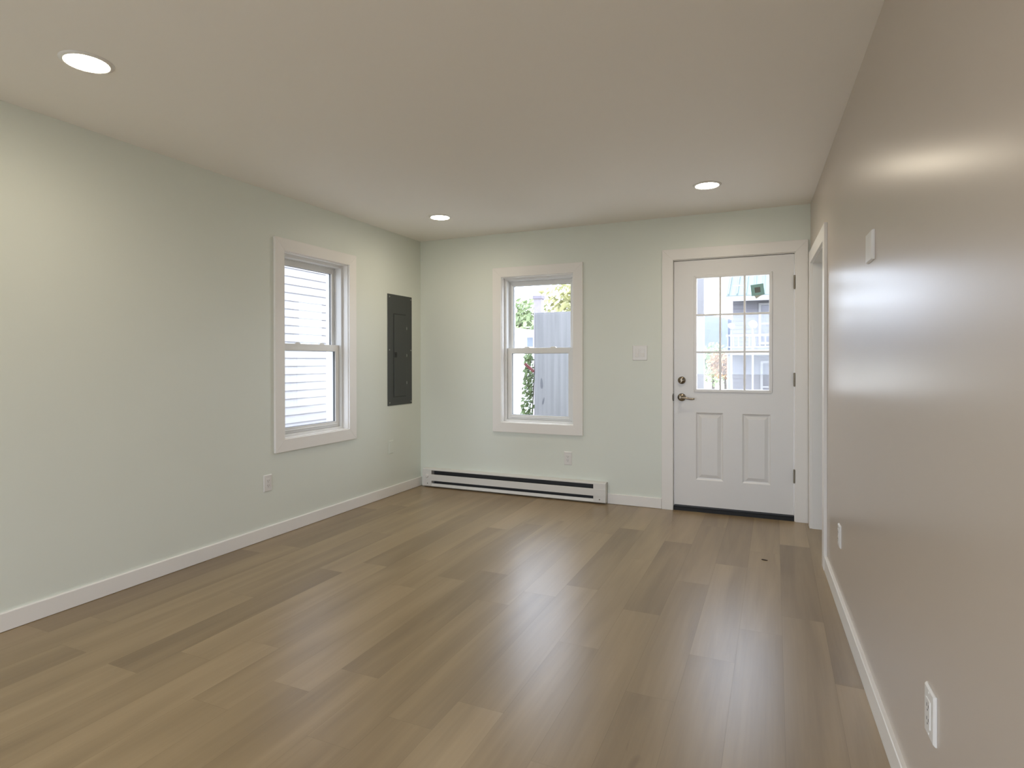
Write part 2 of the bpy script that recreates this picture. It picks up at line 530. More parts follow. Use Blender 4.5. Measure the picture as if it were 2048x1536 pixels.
# ------------------------------------------------------------------ windows
def window(name, wn, loc, rz, label, ext_w, ext_d):
    u0, u1, z0, z1 = wn['u0'], wn['u1'], wn['z0'], wn['z1']
    root = empty(name, label, 'window', loc, rz, kind='structure')
    MB().frame(u0, u1, z0, z1, CW, CW, CW, CW, -0.018, 0).build('casing', TRIMC, root, 0.0015)
    a0, a1, b0, b1 = u0 + CW + 0.006, u1 - CW - 0.006, z0 + CW + 0.006, z1 - CW - 0.006   # liner faces
    MB().frame(a0 - 0.012, a1 + 0.012, b0 - 0.012, b1 + 0.012, 0.012, 0.012, 0.012, 0.012, -0.004, 0.046).build('jamb_liner', TRIM, root, 0.001)
    f0, f1, g0, g1 = a0 + 0.022, a1 - 0.022, b0 + 0.018, b1 - 0.022                       # frame daylight
    fr = MB()
    fr.frame(a0 - 0.012, a1 + 0.012, b0 - 0.012, b1 + 0.012, 0.034, 0.034, 0.030, 0.034, 0.046, 0.165)
    # parting stops between the sash tracks
    fr.frame(f0, f1, g0, g1, 0.006, 0.006, 0, 0.006, 0.104, 0.112)
    fr.build('window_frame', VINYL, root, 0.0015)
    # exterior brick mould and sloped sill
    ex = MB()
    ex.frame(a0 - 0.012, a1 + 0.012, b0 - 0.012, b1 + 0.012, ext_w, ext_w, 0.022, ext_w, 0.165, ext_d)
    ex.build('exterior_trim', VINYL, root)
    zm = z0 + 0.754            # meeting rail middle
    lo_t, lo_b = zm + 0.027, g0 + 0.0005
    st = 0.043
    ls = MB(); ls.frame(f0 + 0.001, f1 - 0.001, lo_b, lo_t, st, st, 0.044, 0.052, 0.068, 0.100)
    lower = ls.build('lower_sash', VINYL, root, 0.002)
    q = MB(); q.frame(f0 + st - 0.001, f1 - st + 0.001, lo_b + 0.042, lo_t - 0.050, 0.004, 0.004, 0.004, 0.004, 0.076, 0.094)
    q.build('glazing_bead', GASKET, lower)
    gl = MB(); gl.box(f0 + st - 0.002, f1 - st + 0.002, 0.083, 0.087, lo_b + 0.042, lo_t - 0.050)
    gl.build('pane', GLASS, lower)
    # a lifting lip along the foot of the lower sash
    lp = MB(); lp.prism([(0.068, lo_b + 0.019), (0.056, lo_b + 0.022), (0.056, lo_b + 0.027), (0.068, lo_b + 0.028)], 0, f0 + 0.03, f1 - 0.03)
    lp.build('lift_rail', VINYL, lower, 0.001)
    for fx in (0.30, 0.70):
        ux = f0 + (f1 - f0) * fx
        lk = MB()
        lk.prism([(ux - 0.032, lo_t), (ux + 0.032, lo_t), (ux + 0.020, lo_t + 0.011), (ux - 0.014, lo_t + 0.013)], 1, 0.074, 0.096)
        lk.build('sash_lock', VINYL, lower, 0.002)
    us_ = MB(); us_.frame(f0 + 0.002, f1 - 0.002, zm - 0.022, g1 - 0.001, 0.036, 0.036, 0.046, 0.046, 0.114, 0.146)
    upper = us_.build('upper_sash', VINYL, root, 0.002)
    q = MB(); q.frame(f0 + 0.037, f1 - 0.037, zm + 0.023, g1 - 0.046, 0.003, 0.003, 0.003, 0.003, 0.124, 0.136)
    q.build('glazing_bead', GASKET, upper)
    gl = MB(); gl.box(f0 + 0.036, f1 - 0.036, 0.128, 0.132, zm + 0.022, g1 - 0.045)
    gl.build('pane', GLASS, upper)
    return root

window('window_1', LWIN, on_left(0), LEFT_RZ, 'white double-hung window in the left wall, siding outside', 0.012, 0.225)
window('window_2', BWIN, on_back(0), 0, 'white double-hung window in the back wall above the heater', 0.028, 0.270)

w3 = empty('added_window', 'unseen wide window added behind the camera to light the room', 'window', (4.0, YF, 0), math.pi, kind='structure')  # added out of view for more daylight in the room
a0, a1, b0, b1 = ADDED_WIN
MB().frame(a0 - 0.09, a1 + 0.09, b0 - 0.09, b1 + 0.09, 0.10, 0.10, 0.10, 0.10, -0.018, 0).build('casing', TRIMC, w3, 0.0015)
q = MB(); q.frame(a0, a1, b0, b1, 0.05, 0.05, 0.05, 0.05, 0.02, 0.15)
for u in (a0 + (a1 - a0) / 3, a0 + (a1 - a0) * 2 / 3): q.box(u - 0.03, u + 0.03, 0.03, 0.10, b0 + 0.05, b1 - 0.05)
q.build('window_frame', VINYL, w3)
q = MB(); q.box(a0 + 0.05, a1 - 0.05, 0.063, 0.067, b0 + 0.05, b1 - 0.05); q.build('pane', GLASS, w3)

# ------------------------------------------------------------------ entry door
tc = MB()
for qd in ([(2.3640, 0.0), (2.4560, 0.0), (2.4560, 2.064), (2.3675, 2.1525)], [(3.4575, 0.0), (3.4545, 2.1525), (3.3690, 2.064), (3.3690, 0.0)],
           [(2.3675, 2.1525), (2.4560, 2.064), (3.3690, 2.064), (3.4545, 2.1525)]):
    tc.prism(qd, 1, -0.018, 0)
tr1 = empty('trim_1', 'white casing and jamb around the entry door', 'door casing', kind='structure')
tc.build('casing', TRIMC, tr1, 0.0015)
jb = MB()
jb.frame(2.4385, 3.3815, -0.02, 2.0775, 0.0185, 0.0190, 0, 0.0195, 0.0, 0.20)
jb.frame(2.4570, 3.3625, -0.02, 2.0580, 0.012, 0.012, 0, 0.012, 0.060, 0.20)
jb.build('jamb', TRIM, tr1)

door = empty('door_1', 'white half-lite entry door with nine panes', 'door', kind='structure')
DX0, DX1, DZ0, DZ1 = 2.4620, 3.3585, 0.046, 2.0535
DY0, DY1 = 0.010, 0.054
LX0, LX1, LZ0, LZ1 = 2.632, 3.194, 0.994, 1.916          # hole for the lite
PANS = [(2.636, 2.846, 0.262, 0.812), (2.990, 3.196, 0.262, 0.812)]
mb = MB(); bm = mb.bm
xs = [DX0, 2.632, 2.636, 2.846, 2.990, 3.194, 3.196, DX1]
zs = [DZ0, 0.262, 0.812, LZ0, LZ1, DZ1]
V = {}
def dv(x, y, z):
    k = (round(x, 5), round(y, 5), round(z, 5))
    if k not in V: V[k] = bm.verts.new((x, y, z))
    return V[k]
def inside(cx, cz, r): return r[0] < cx < r[1] and r[2] < cz < r[3]
for i in range(len(xs) - 1):
    for j in range(len(zs) - 1):
        cx, cz = (xs[i] + xs[i + 1]) / 2, (zs[j] + zs[j + 1]) / 2
        if inside(cx, cz, (LX0, LX1, LZ0, LZ1)): continue
        for y in (DY0, DY1):
            if y == DY0 and any(inside(cx, cz, p) for p in PANS): continue
            bm.faces.new((dv(xs[i], y, zs[j]), dv(xs[i + 1], y, zs[j]), dv(xs[i + 1], y, zs[j + 1]), dv(xs[i], y, zs[j + 1])))
def ring(xa, xb, za, zb, y): return [dv(xa, y, za), dv(xb, y, za), dv(xb, y, zb), dv(xa, y, zb)]
def loft(A, B):
    for k in range(4):
        bm.faces.new((A[k], A[(k + 1) % 4], B[(k + 1) % 4], B[k]))
for xa, xb, za, zb in PANS:                              # stamped raised panels
    prev = ring(xa, xb, za, zb, DY0)
    for ins, dy in ((0.010, 0.009), (0.018, 0.010), (0.044, 0.0015)):
        cur = ring(xa + ins, xb - ins, za + ins, zb - ins, DY0 + dy)
        loft(prev, cur); prev = cur
    bm.faces.new(prev)
loft(ring(DX0, DX1, DZ0, DZ1, DY0), ring(DX0, DX1, DZ0, DZ1, DY1))
loft(ring(LX0, LX1, LZ0, LZ1, DY0), ring(LX0, LX1, LZ0, LZ1, DY1))
mb.build('slab', DOORP, door)
lt = MB()
lt.frame(2.618, 3.208, 0.980, 1.930, 0.0225, 0.0245, 0.0225, 0.0240, 0.0015, 0.011)
lt.frame(2.626, 3.200, 0.988, 1.922, 0.015, 0.017, 0.015, 0.016, 0.011, 0.053)
lt.build('lite_frame', DOORP, door, 0.003)
mu = MB()
for x in (2.8230, 3.0060):
    mu.box(x - 0.0078, x + 0.0078, 0.006, 0.020, 1.002, 1.907)
for z in (1.3040, 1.6060):
    mu.box(2.640, 3.184, 0.007, 0.021, z - 0.0078, z + 0.0078)
mu.build('muntin_grid', DOORP, door, 0.002)
gl = MB(); gl.box(2.634, 3.190, 0.026, 0.030, 0.996, 1.912)
gl.build('pane', GLASS, door)
sw = MB(); sw.box(DX0 + 0.006, DX1 - 0.002, 0.014, 0.050, 0.030, DZ0 + 0.0005)
sw.build('door_sweep', SWEEP, door)
# hardware
YA = (0, -1, 0)
db = MB(); db.lathe([(0.0, 0), (0.030, 0), (0.0315, 0.004), (0.0305, 0.012), (0.027, 0.019), (0.021, 0.0225), (0.017, 0.020), (0.010, 0.0225), (0.0, 0.0235)], (2.5235, DY0, 1.0735), YA)
dbo = db.build('deadbolt', NICKEL, door, smooth=True)
tt = MB(); tt.tube([(2.5235, DY0 - 0.018, 1.0735), (2.5235, DY0 - 0.030, 1.0735)], [0.006, 0.006])
tt.prism([(2.5205, 1.058), (2.5265, 1.058), (2.5275, 1.089), (2.5195, 1.089)], 1, DY0 - 0.034, DY0 - 0.026)
tt.build('thumb_turn', NICKEL, dbo, 0.001)
lv = MB(); lv.lathe([(0.0, 0), (0.031, 0), (0.033, 0.004), (0.031, 0.010), (0.022, 0.016), (0.014, 0.020), (0.012, 0.030), (0.012, 0.046), (0.014, 0.052), (0.012, 0.058), (0, 0.060)], (2.5235, DY0, 0.9330), YA)
lvo = lv.build('lever_rosette', NICKEL, door, smooth=True)
la = MB()
pts = [(2.5235, DY0 - 0.052, 0.933), (2.540, DY0 - 0.055, 0.9330), (2.565, DY0 - 0.056, 0.9290), (2.592, DY0 - 0.053, 0.9235), (2.612, DY0 - 0.049, 0.9225), (2.624, DY0 - 0.047, 0.9240), (2.630, DY0 - 0.047, 0.926)]
la.tube(pts, [0.012, 0.0105, 0.0088, 0.0075, 0.0072, 0.0072, 0.005], 14)
la.build('lever', NICKEL, lvo, smooth=True)
for zc in (1.8355, 1.0875, 0.3460):
    h = MB()
    h.lathe([(0, -0.053), (0.004, -0.053), (0.0065, -0.0505), (0.0065, 0.0505), (0.004, 0.053), (0, 0.053)], (3.3615, -0.002, zc), (0, 0, 1), 16)
    h.box(3.3585, 3.3625, 0.002, 0.030, zc - 0.0505, zc + 0.0505)
    h.build('hinge', HINGE, door)
sp = MB(); sp.prism([(2.4545, 0.902), (2.4600, 0.902), (2.4600, 0.962), (2.4545, 0.962), (2.4510, 0.948), (2.4510, 0.916)], 1, -0.0195, 0.012)
sp.build('strike_plate', BRONZE, tr1)
th = MB(); th.box(2.4572, 3.3623, 0.0, 0.20, 0.0, 0.028)
th.box(2.4572, 3.3623, 0.012, 0.060, 0.028, 0.0325)
tag(th.build('trim_3', BLACK), 'black threshold under the entry door', 'threshold', kind='structure')

# ------------------------------------------------------------------ doorway in the right wall
tr2 = empty('trim_2', 'white casing and jamb of the doorway in the right wall', 'door casing', on_right(0), RIGHT_RZ, kind='structure')
cs = MB()
wu0, wu1, wzt = 0.162, 1.018, 1.950
for qd in ([(wu0 - 0.09, 0.0), (wu0, 0.0), (wu0, wzt), (wu0 - 0.09, wzt + 0.092)], [(wu1 + 0.092, 0.0), (wu1 + 0.092, wzt + 0.092), (wu1, wzt), (wu1, 0.0)],
           [(wu0 - 0.09, wzt + 0.092), (wu0, wzt), (wu1, wzt), (wu1 + 0.092, wzt + 0.092)]):
    cs.prism(qd, 1, -0.018, 0)
cs.build('casing', TRIMC, tr2, 0.0015)
jb = MB()
jb.box(WAY[0], WAY[0] + 0.018, 0.0, 0.13, 0, WAY[3]); jb.box(WAY[1] - 0.018, WAY[1], 0.0, 0.13, 0, WAY[3])
jb.box(WAY[0] + 0.018, WAY[1] - 0.018, 0.0, 0.13, WAY[3] - 0.018, WAY[3])
jb.build('jamb', TRIM, tr2)

# ------------------------------------------------------------------ recessed ceiling lights
def downlight():
    t = empty('recessed_light', 'x', 'ceiling light', group='round recessed ceiling lights')
    r = MB(); r.lathe([(0.0760, -0.0060), (0.0785, -0.0075), (0.0860, -0.0060), (0.0925, -0.0020), (0.0935, 0.0), (0.0760, 0.0), (0.0760, -0.0060)], (0, 0, 0), seg=48)
    r.build('trim_ring', PLASTIC, t, smooth=True)
    d = MB(); d.lathe([(0, -0.0075), (0.04, -0.0072), (0.068, -0.0065), (0.0758, -0.0055)], (0, 0, 0), seg=48)
    d.build('diffuser', DIFFUSER, t, smooth=True)
    return t
L0 = downlight()
spots = [(0.722, -3.550, 'round recessed light lit in the ceiling above the left wall, nearest of the three'),
         (0.698, -0.790, 'round recessed light lit in the ceiling above the corner window'),
         (2.804, -0.817, 'round recessed light lit in the ceiling in front of the entry door'),
         (2.700, -4.850, 'unseen round recessed light added near the camera to light the room'),
         (1.75, -6.100, 'unseen round recessed light added behind the camera to light the room')]  # last two lights are out of view, added to brighten the room
for i, (x, y, lab) in enumerate(spots):
    o = L0 if i == 0 else copy_tree(L0)
    o.location = (x, y, H - 0.0003)
    o['label'] = lab

# ------------------------------------------------------------------ breaker panel
bp = empty('breaker_panel', 'dark grey breaker panel set flush in the left wall', 'electrical panel', on_left(0), LEFT_RZ)
MB().box(-0.5545, -0.1620, -0.0045, 0.0, 0.8250, 1.8515).build('cover', PANELG, bp, 0.0015)
g = MB()
g.box(-0.4670, -0.4590, -0.0052, -0.0044, 0.902, 1.674)
g.box(-0.4670, -0.2650, -0.0052, -0.0044, 1.668, 1.676)
g.box(-0.4670, -0.2650, -0.0052, -0.0044, 0.900, 0.907)
g.build('door_gap', PANELD, bp)
pdr = MB(); pdr.box(-0.4590, -0.2550, -0.0085, -0.0040, 0.907, 1.668)
pdo = pdr.build('panel_door', PANELG, bp, 0.003)
lt = MB(); lt.box(-0.4560, -0.4160, -0.0120, -0.0080, 1.268, 1.318)
lto = lt.build('latch', PANELD, pdo, 0.002)
kh = MB(); kh.box(-0.4420, -0.4330, -0.0130, -0.0118, 1.283, 1.303); kh.build('latch_slide', BLACK, lto)
for z in (1.546, 1.289, 1.029):
    v_ = MB(); v_.prism([(-0.2560, z - 0.016), (-0.2490, z - 0.010), (-0.2490, z + 0.010), (-0.2560, z + 0.016)], 1, -0.0085, -0.0030)
    v_.build('hinge_tab', STEEL, pdo, 0.0008)
for u, z in ((-0.5250, 1.826), (-0.1800, 1.826), (-0.5270, 1.338), (-0.1800, 1.338), (-0.5250, 0.852), (-0.1780, 0.848)):
    s_ = MB(); s_.lathe([(0, 0.0035), (0.004, 0.003), (0.0065, 0.001), (0.0065, 0), (0, 0)], (u, -0.0045, z), YA, 14)
    s_.build('screw', STEEL, bp, smooth=True)

# ------------------------------------------------------------------ baseboard heater
ht = empty('baseboard_heater', 'white electric baseboard heater under the back window', 'heater')
X0, X1 = 0.062, 1.900
hs = MB()
hs.box(X0, X1, -0.008, 0.0, 0.014, 0.185)
hs.prism([(0.0, 0.1860), (-0.060, 0.1830), (-0.066, 0.1780), (-0.066, 0.1690), (-0.0635, 0.1690), (-0.0635, 0.1770), (-0.058, 0.1800), (0.0, 0.1825)], 0, X0, X1)
hs.prism([(0.0, 0.0120), (-0.060, 0.0120), (-0.0640, 0.0160), (-0.0560, 0.0420), (-0.0535, 0.0420), (-0.0600, 0.0165), (-0.058, 0.0145), (0.0, 0.0145)], 0, X0, X1)
hs.build('housing', HEATW, ht)
fp = MB(); fp.prism([(-0.0665, 0.0690), (-0.0665, 0.1270), (-0.0640, 0.1300), (-0.0560, 0.1290), (-0.0560, 0.1270), (-0.0630, 0.1265), (-0.0630, 0.0705), (-0.0560, 0.0700), (-0.0560, 0.0675)], 0, X0 + 0.004, X1 - 0.004)
fp.build('front_panel', HEATW, ht)
for xa, xb, nm in ((X0, 0.1620, 0), (1.7910, X1, 1)):
    cp = MB(); cp.prism([(0.0, 0.0125), (-0.0600, 0.0125), (-0.0650, 0.0180), (-0.0650, 0.1780), (-0.0600, 0.1825), (0.0, 0.1850)], 0, xa, xb)
    cp.build('end_cap', HEATW, ht, 0.001)
    rc = MB(); rc.lathe([(0, 0.002), (0.004, 0.002), (0.005, 0), (0, 0)], (xa + 0.055, -0.0650, 0.040), YA, 12)
    rc.build('screw', BRONZE, ht)
dk = MB(); dk.box(0.162, 1.791, -0.0100, -0.0080, 0.02, 0.180); dk.build('back_liner', HEATD, ht)
fn = MB()
x = 0.175
while x < 1.78:
    fn.box(x, x + 0.0012, -0.054, -0.012, 0.068, 0.122); x += 0.011
fn.tube([(0.162, -0.033, 0.095), (1.791, -0.033, 0.095)], 0.006)
fn.build('heating_element', FINS, ht)
kb = MB(); kb.lathe([(0, 0.016), (0.013, 0.016), (0.016, 0.013), (0.018, 0.003), (0.0185, 0), (0, 0)], (0.112, -0.0650, 0.112), YA, 28)
kb.build('thermostat_knob', PLASTIC, ht, smooth=True)
pl = MB(); pl.box(0.080, 0.145, -0.0660, -0.0645, 0.080, 0.150); pl.build('knob_plate', HEATW, ht, 0.001)

# ------------------------------------------------------------------ outlets, switches, plates
def plate_mb(wd, hg, t=0.006):
    m_ = MB()
    a, b = wd / 2, hg / 2
    A = [(-a, -b), (a, -b), (a, b), (-a, b)]
    B = [(-a + 0.004, -b + 0.004), (a - 0.004, -b + 0.004), (a - 0.004, b - 0.004), (-a + 0.004, b - 0.004)]
    vs_ = [[m_.bm.verts.new((x, y, z)) for x, z in q] for q, y in ((A, 0.0), (A, -t * 0.45), (B, -t))]
    m_.bm.faces.new(vs_[0]); m_.bm.faces.new(vs_[2])
    for P, Q in zip(vs_, vs_[1:]):
        for k in range(4):
            m_.bm.faces.new((P[k], P[(k + 1) % 4], Q[(k + 1) % 4], Q[k]))
    return m_


def outlet(wd, hg, loc, rz, label, t=0.006, name='wall_outlet'):
    r = empty(name, label, 'outlet', loc, rz)
    plate_mb(wd, hg, t).build('cover_plate', PLASTIC, r, 0.0008)
    rc = MB(); rc.box(-0.0165, 0.0165, -t - 0.0022, -t + 0.001, -0.0335, 0.0335)
    ro = rc.build('receptacle', PLASTIC, r, 0.001)
    sl = MB()
    for zc in (0.0175, -0.0155):
        sl.box(-0.0078, -0.0056, -t - 0.0026, -t - 0.0018, zc - 0.0035, zc + 0.0045)
        sl.box(0.0054, 0.0076, -t - 0.0026, -t - 0.0018, zc - 0.0030, zc + 0.0040)
        sl.lathe([(0, 0.0008), (0.0024, 0.0008), (0.0024, 0), (0, 0)], (0, -t - 0.0018, zc - 0.0095), YA, 10)
    sl.build('slots', SLOT, ro)
    for z in (hg / 2 - 0.010, -hg / 2 + 0.010):
        s_ = MB(); s_.lathe([(0, 0.0012), (0.0026, 0.001), (0.003, 0), (0, 0)], (0, -t, z), YA, 10)
        s_.build('screw', PLASTIC, r)
    return r

outlet(0.072, 0.115, on_left(-1.953, 0.387), LEFT_RZ, 'white duplex outlet low on the left wall before the window')
outlet(0.073, 0.118, on_back(1.541, 0.367), 0, 'white duplex outlet under the back window above the heater')
outlet(0.080, 0.119, on_right(3.315, 0.379), RIGHT_RZ, 'white outlet low on the right wall, nearest and largest', 0.008)
outlet(0.074, 0.110, on_right(1.680, 0.362), RIGHT_RZ, 'small distant outlet low on the right wall near the doorway', 0.008)
MINTP = mat('mint_painted_plate', (0.735, 0.77, 0.70), 0.4)
r = empty('cover_plate', 'mint painted blank plate below the breaker panel', 'wall plate', on_left(-0.505, 0.446), LEFT_RZ)
plate_mb(0.070, 0.118).build('plate', MINTP, r, 0.0008)
q = MB(); q.box(-0.0170, 0.0170, -0.0068, -0.0055, -0.034, 0.034); q.build('insert', MINTP, r, 0.0012)
r = empty('cover_plate', 'white blank plate high on the greige right wall', 'wall plate', on_right(2.513, 1.647), RIGHT_RZ)
plate_mb(0.118, 0.108, 0.012).build('plate', PLASTIC, r, 0.0012)
sw_ = empty('light_switch', 'white double rocker light switch left of the entry door', 'light switch', on_back(2.181, 1.301), 0)
plate_mb(0.124, 0.126).build('cover_plate', PLASTIC, sw_, 0.0008)
for u in (-0.023, 0.023):
    rk = MB(); rk.prism([(-0.0055, -0.0335), (-0.0105, -0.0335), (-0.0070, 0.0), (-0.0085, 0.0335), (-0.0055, 0.0335)], 0, u - 0.0165, u + 0.0165)
    rk.build('rocker', PLASTIC, sw_, 0.001)

# ------------------------------------------------------------------ crumbs on the floor
sp = MB(); sp.prism([(-0.018, -0.004), (0.014, -0.0045), (0.019, 0.001), (0.006, 0.0045), (-0.016, 0.003)], 2, 0.0, 0.004)
o = sp.build('wood_splinter', mat('dark_wood', (0.03, 0.02, 0.012), 0.7), None, 0.001)
o.location = (3.168, -1.053, 0.0004); o.rotation_euler = (0, 0, -0.35)
tag(o, 'dark wood splinter lying on the floor before the entry door', 'debris')

# ------------------------------------------------------------------ decal on the door glass
dc = empty('paper_tag', 'teal square tag stuck on the top right door pane', 'tag', (3.101, 0.0255, 1.790))
dc.rotation_euler = (0, math.radians(-6), 0)
def paper(name, col):
    m = mat(name, col, 0.7, var=0.12, vscale=40)
    nt = m.node_tree
    p = nt.nodes['Principled BSDF']
    t_ = nt.nodes.new('ShaderNodeBsdfTranslucent')
    t_.inputs[0].default_value = (*col, 1)
    mx = nt.nodes.new('ShaderNodeMixShader')
    mx.inputs[0].default_value = 0.2
    nt.links.new(p.outputs[0], mx.inputs[1]); nt.links.new(t_.outputs[0], mx.inputs[2])
    nt.links.new(mx.outputs[0], nt.nodes['Material Output'].inputs[0])
    return m
TEAL = paper('teal_paper', (0.36, 0.56, 0.53))
TAN = paper('tan_paper', (0.58, 0.58, 0.50))
GREYP = mat('grey_paper', (0.16, 0.17, 0.16), 0.6, var=0.3, vscale=60)
MB().box(-0.048, 0.046, -0.0012, 0, -0.042, 0.046).build('sheet', TEAL, dc)
MB().box(-0.022, 0.020, -0.0018, -0.0011, -0.020, 0.022).build('picture', GREYP, dc)
q = MB(); q.prism([(-0.018, -0.066), (0.020, -0.046), (0.046, -0.042), (0.050, -0.036), (-0.030, -0.038)], 1, -0.0010, -0.0002); q.build('flap', TAN, dc)

# ------------------------------------------------------------------ outdoors
ASPH = mat('pale_concrete', (0.495, 0.458, 0.398), 0.9, var=0.06, vscale=1.0)
mb = MB(); mb.box(-300, 300, -80, 700, -0.75, -0.55)
tag(mb.build('ground', ASPH), 'pale pavement outside the house', 'ground', kind='structure')


def lap_wall(m_, y0, y1, x, z0, z1, pitch=0.1016):
    """Lap siding on a wall facing +x: each course leans out at its foot."""
    z = z0
    while z < z1 - 0.01:
        zt = min(z + pitch, z1)
        m_.prism([(x, z + 0.004), (x + 0.017, z), (x + 0.017, z + 0.003), (x + 0.001, zt + 0.004), (x, zt + 0.004)], 1, y0, y1)
        z += pitch
    return m_


SIDING = mat('pale_lilac_siding', (0.309, 0.296, 0.305), 0.55, var=0.01)
WHITE_EXT = mat('white_exterior_paint', (0.656, 0.656, 0.664), 0.5)
nh = empty('neighbour_house', 'pale lap-sided house close outside the left window', 'house', (-2.3, -1.0, -0.55))
q = MB(); lap_wall(q, -3.5, 3.6, 0.0, 0.0, 6.0); q.build('siding', SIDING, nh)
MB().box(-4.0, 0.0, -3.5, 3.6, 0.0, 6.0).build('wall', SIDING, nh)
q = MB(); q.box(-0.02, 0.03, 3.50, 3.66, 0.0, 6.0); q.build('corner_board', WHITE_EXT, nh)
q = MB(); q.prism([(-4.2, 5.9), (0.35, 5.9), (0.35, 6.05), (-1.95, 7.4), (-4.2, 6.05)], 1, -3.8, 3.9); q.build('roof', mat('grey_shingles', (0.15, 0.15, 0.16), 0.9), nh)

# tall grey metal cabinet beyond the back window
def cabinet_mat():
    m = mat('streaked_grey_metal', (0.33, 0.34, 0.39), 0.42, metal=0.0)
    nt = m.node_tree; p = nt.nodes['Principled BSDF']
    t_ = nt.nodes.new('ShaderNodeTexCoord'); mp = nt.nodes.new('ShaderNodeMapping')
    mp.inputs['Scale'].default_value = (22, 1, 0.7)
    n = nt.nodes.new('ShaderNodeTexNoise'); n.inputs['Scale'].default_value = 1.0; n.inputs['Detail'].default_value = 4
    cr = nt.nodes.new('ShaderNodeValToRGB')
    cr.color_ramp.elements[0].position = 0.3; cr.color_ramp.elements[0].color = (0.155, 0.152, 0.160, 1)
    cr.color_ramp.elements[1].position = 0.7; cr.color_ramp.elements[1].color = (0.220, 0.215, 0.222, 1)
    nt.links.new(t_.outputs['Object'], mp.inputs[0]); nt.links.new(mp.outputs[0], n.inputs['Vector'])
    nt.links.new(n.outputs['Fac'], cr.inputs[0]); nt.links.new(cr.outputs[0], p.inputs['Base Color'])
    return m
CAB = cabinet_mat()
cb = empty('metal_cabinet', 'tall grey metal cabinet standing outside beyond the back window', 'cabinet', (0.34, 2.2, -0.55))
q = MB(); q.box(0.0, 1.30, 0.004, 0.60, 0.0, 2.42); q.build('body', CAB, cb, 0.004)
q = MB(); q.box(0.012, 0.62, -0.006, 0.004, 0.05, 2.40); q.box(0.64, 1.288, -0.006, 0.004, 0.05, 2.40); q.build('front_panel', CAB, cb, 0.003)
STAIN = mat('rust_stain', (0.094, 0.094, 0.108), 0.7, var=0.3, vscale=30)
for (sx, sz, a_, b_, rot) in ((0.105, 1.495, 0.018, 0.072, 0.05), (0.130, 1.265, 0.012, 0.050, -0.25)):
    q = MB(); pts = []
    for k in range(16):
        t_ = 2 * math.pi * k / 16
        px, pz = a_ * math.cos(t_) * (1 - 0.35 * math.sin(t_)), b_ * math.sin(t_)
        pts.append((sx + px * math.cos(rot) - pz * math.sin(rot), sz + px * math.sin(rot) + pz * math.cos(rot)))
    q.prism(pts, 1, -0.0075, -0.0058); q.build('rust_patch', STAIN, cb)
q = MB(); q.prism([(-0.135, 1.735), (-0.115, 1.765), (0.012, 1.665), (-0.004, 1.632)], 1, -0.035, -0.008)
tag(q.build('side_handle', mat('red_paint', (0.101, 0.008, 0.010), 0.5), cb, 0.003), 'red slanted handle')


def leaf_blob(mb_, rng_, centre, radii, n, size, shell=0.35):
    for _ in range(n):
        while True:
            p = Vector((rng_.uniform(-1, 1), rng_.uniform(-1, 1), rng_.uniform(-1, 1)))
            if shell < p.length < 1: break
        c = Vector(centre) + Vector((p.x * radii[0], p.y * radii[1], p.z * radii[2]))
        d = Vector((rng_.gauss(0, 1), rng_.gauss(0, 1), rng_.gauss(0, 1))).normalized()
        e = d.orthogonal().normalized()
        f = d.cross(e)
        s_ = size * rng_.uniform(0.6, 1.3)
        vv = [mb_.bm.verts.new(c + e * (s_ * a) + f * (s_ * b) + d * (s_ * h_)) for a, b, h_ in ((-1, 0, 0), (0, -0.5, 0.12), (1, 0, 0), (0, 0.5, 0.12))]
        mb_.bm.faces.new(vv)


LEAF_A = mat('pale_green_leaves', (0.27, 0.33, 0.17), 0.6, var=0.35, vscale=3)
LEAF_B = mat('yellow_green_leaves', (0.35, 0.34, 0.16), 0.6, var=0.35, vscale=3)
LEAF_C = mat('deep_green_leaves', (0.15, 0.21, 0.08), 0.6, var=0.4, vscale=20)
LEAF_O = mat('orange_leaves', (0.36, 0.21, 0.09), 0.6, var=0.3, vscale=3)
BARK = mat('grey_bark', (0.081, 0.067, 0.053), 0.9)
rg = random.Random(5)

def tree(x, y, zc, r, m_, label, n=900, size=0.16):
    t_ = empty('tree', label, 'tree', (x, y, -0.55))
    q = MB(); q.tube([(0, 0, 0), (0.03, 0.02, zc * 0.5), (0, 0, zc + 0.6 + r * 0.5)], [0.05 + 0.05 * r, 0.04 + 0.03 * r, 0.02], 10)
    for k in range(6):
        a_ = k * 1.05
        q.tube([(0, 0, zc + 0.2), (math.cos(a_) * r * 0.6, math.sin(a_) * r * 0.6, zc + 0.4 + 0.3 * r)], [0.03, 0.010], 6)
    q.build('trunk', BARK, t_)
    q = MB()
    for k in range(7):
        o3 = Vector((rg.uniform(-0.5, 0.5) * r, rg.uniform(-0.5, 0.5) * r, rg.uniform(-0.45, 0.5) * r))
        leaf_blob(q, rg, o3 + Vector((0, 0, zc + 0.55)), (r * 0.6, r * 0.6, r * 0.55), n // 7, size)
    q.build('crown', m_, t_)

tree(-6.5, 17.5, 2.6, 1.5, LEAF_A, 'pale green tree seen left in the back window top pane')
tree(-4.3, 18.5, 3.2, 1.5, LEAF_B, 'yellow-green tree behind the cabinet in the back window')
tree(-8.0, 21.0, 2.4, 1.6, LEAF_A, 'pale tree beyond the white shed through the back window')

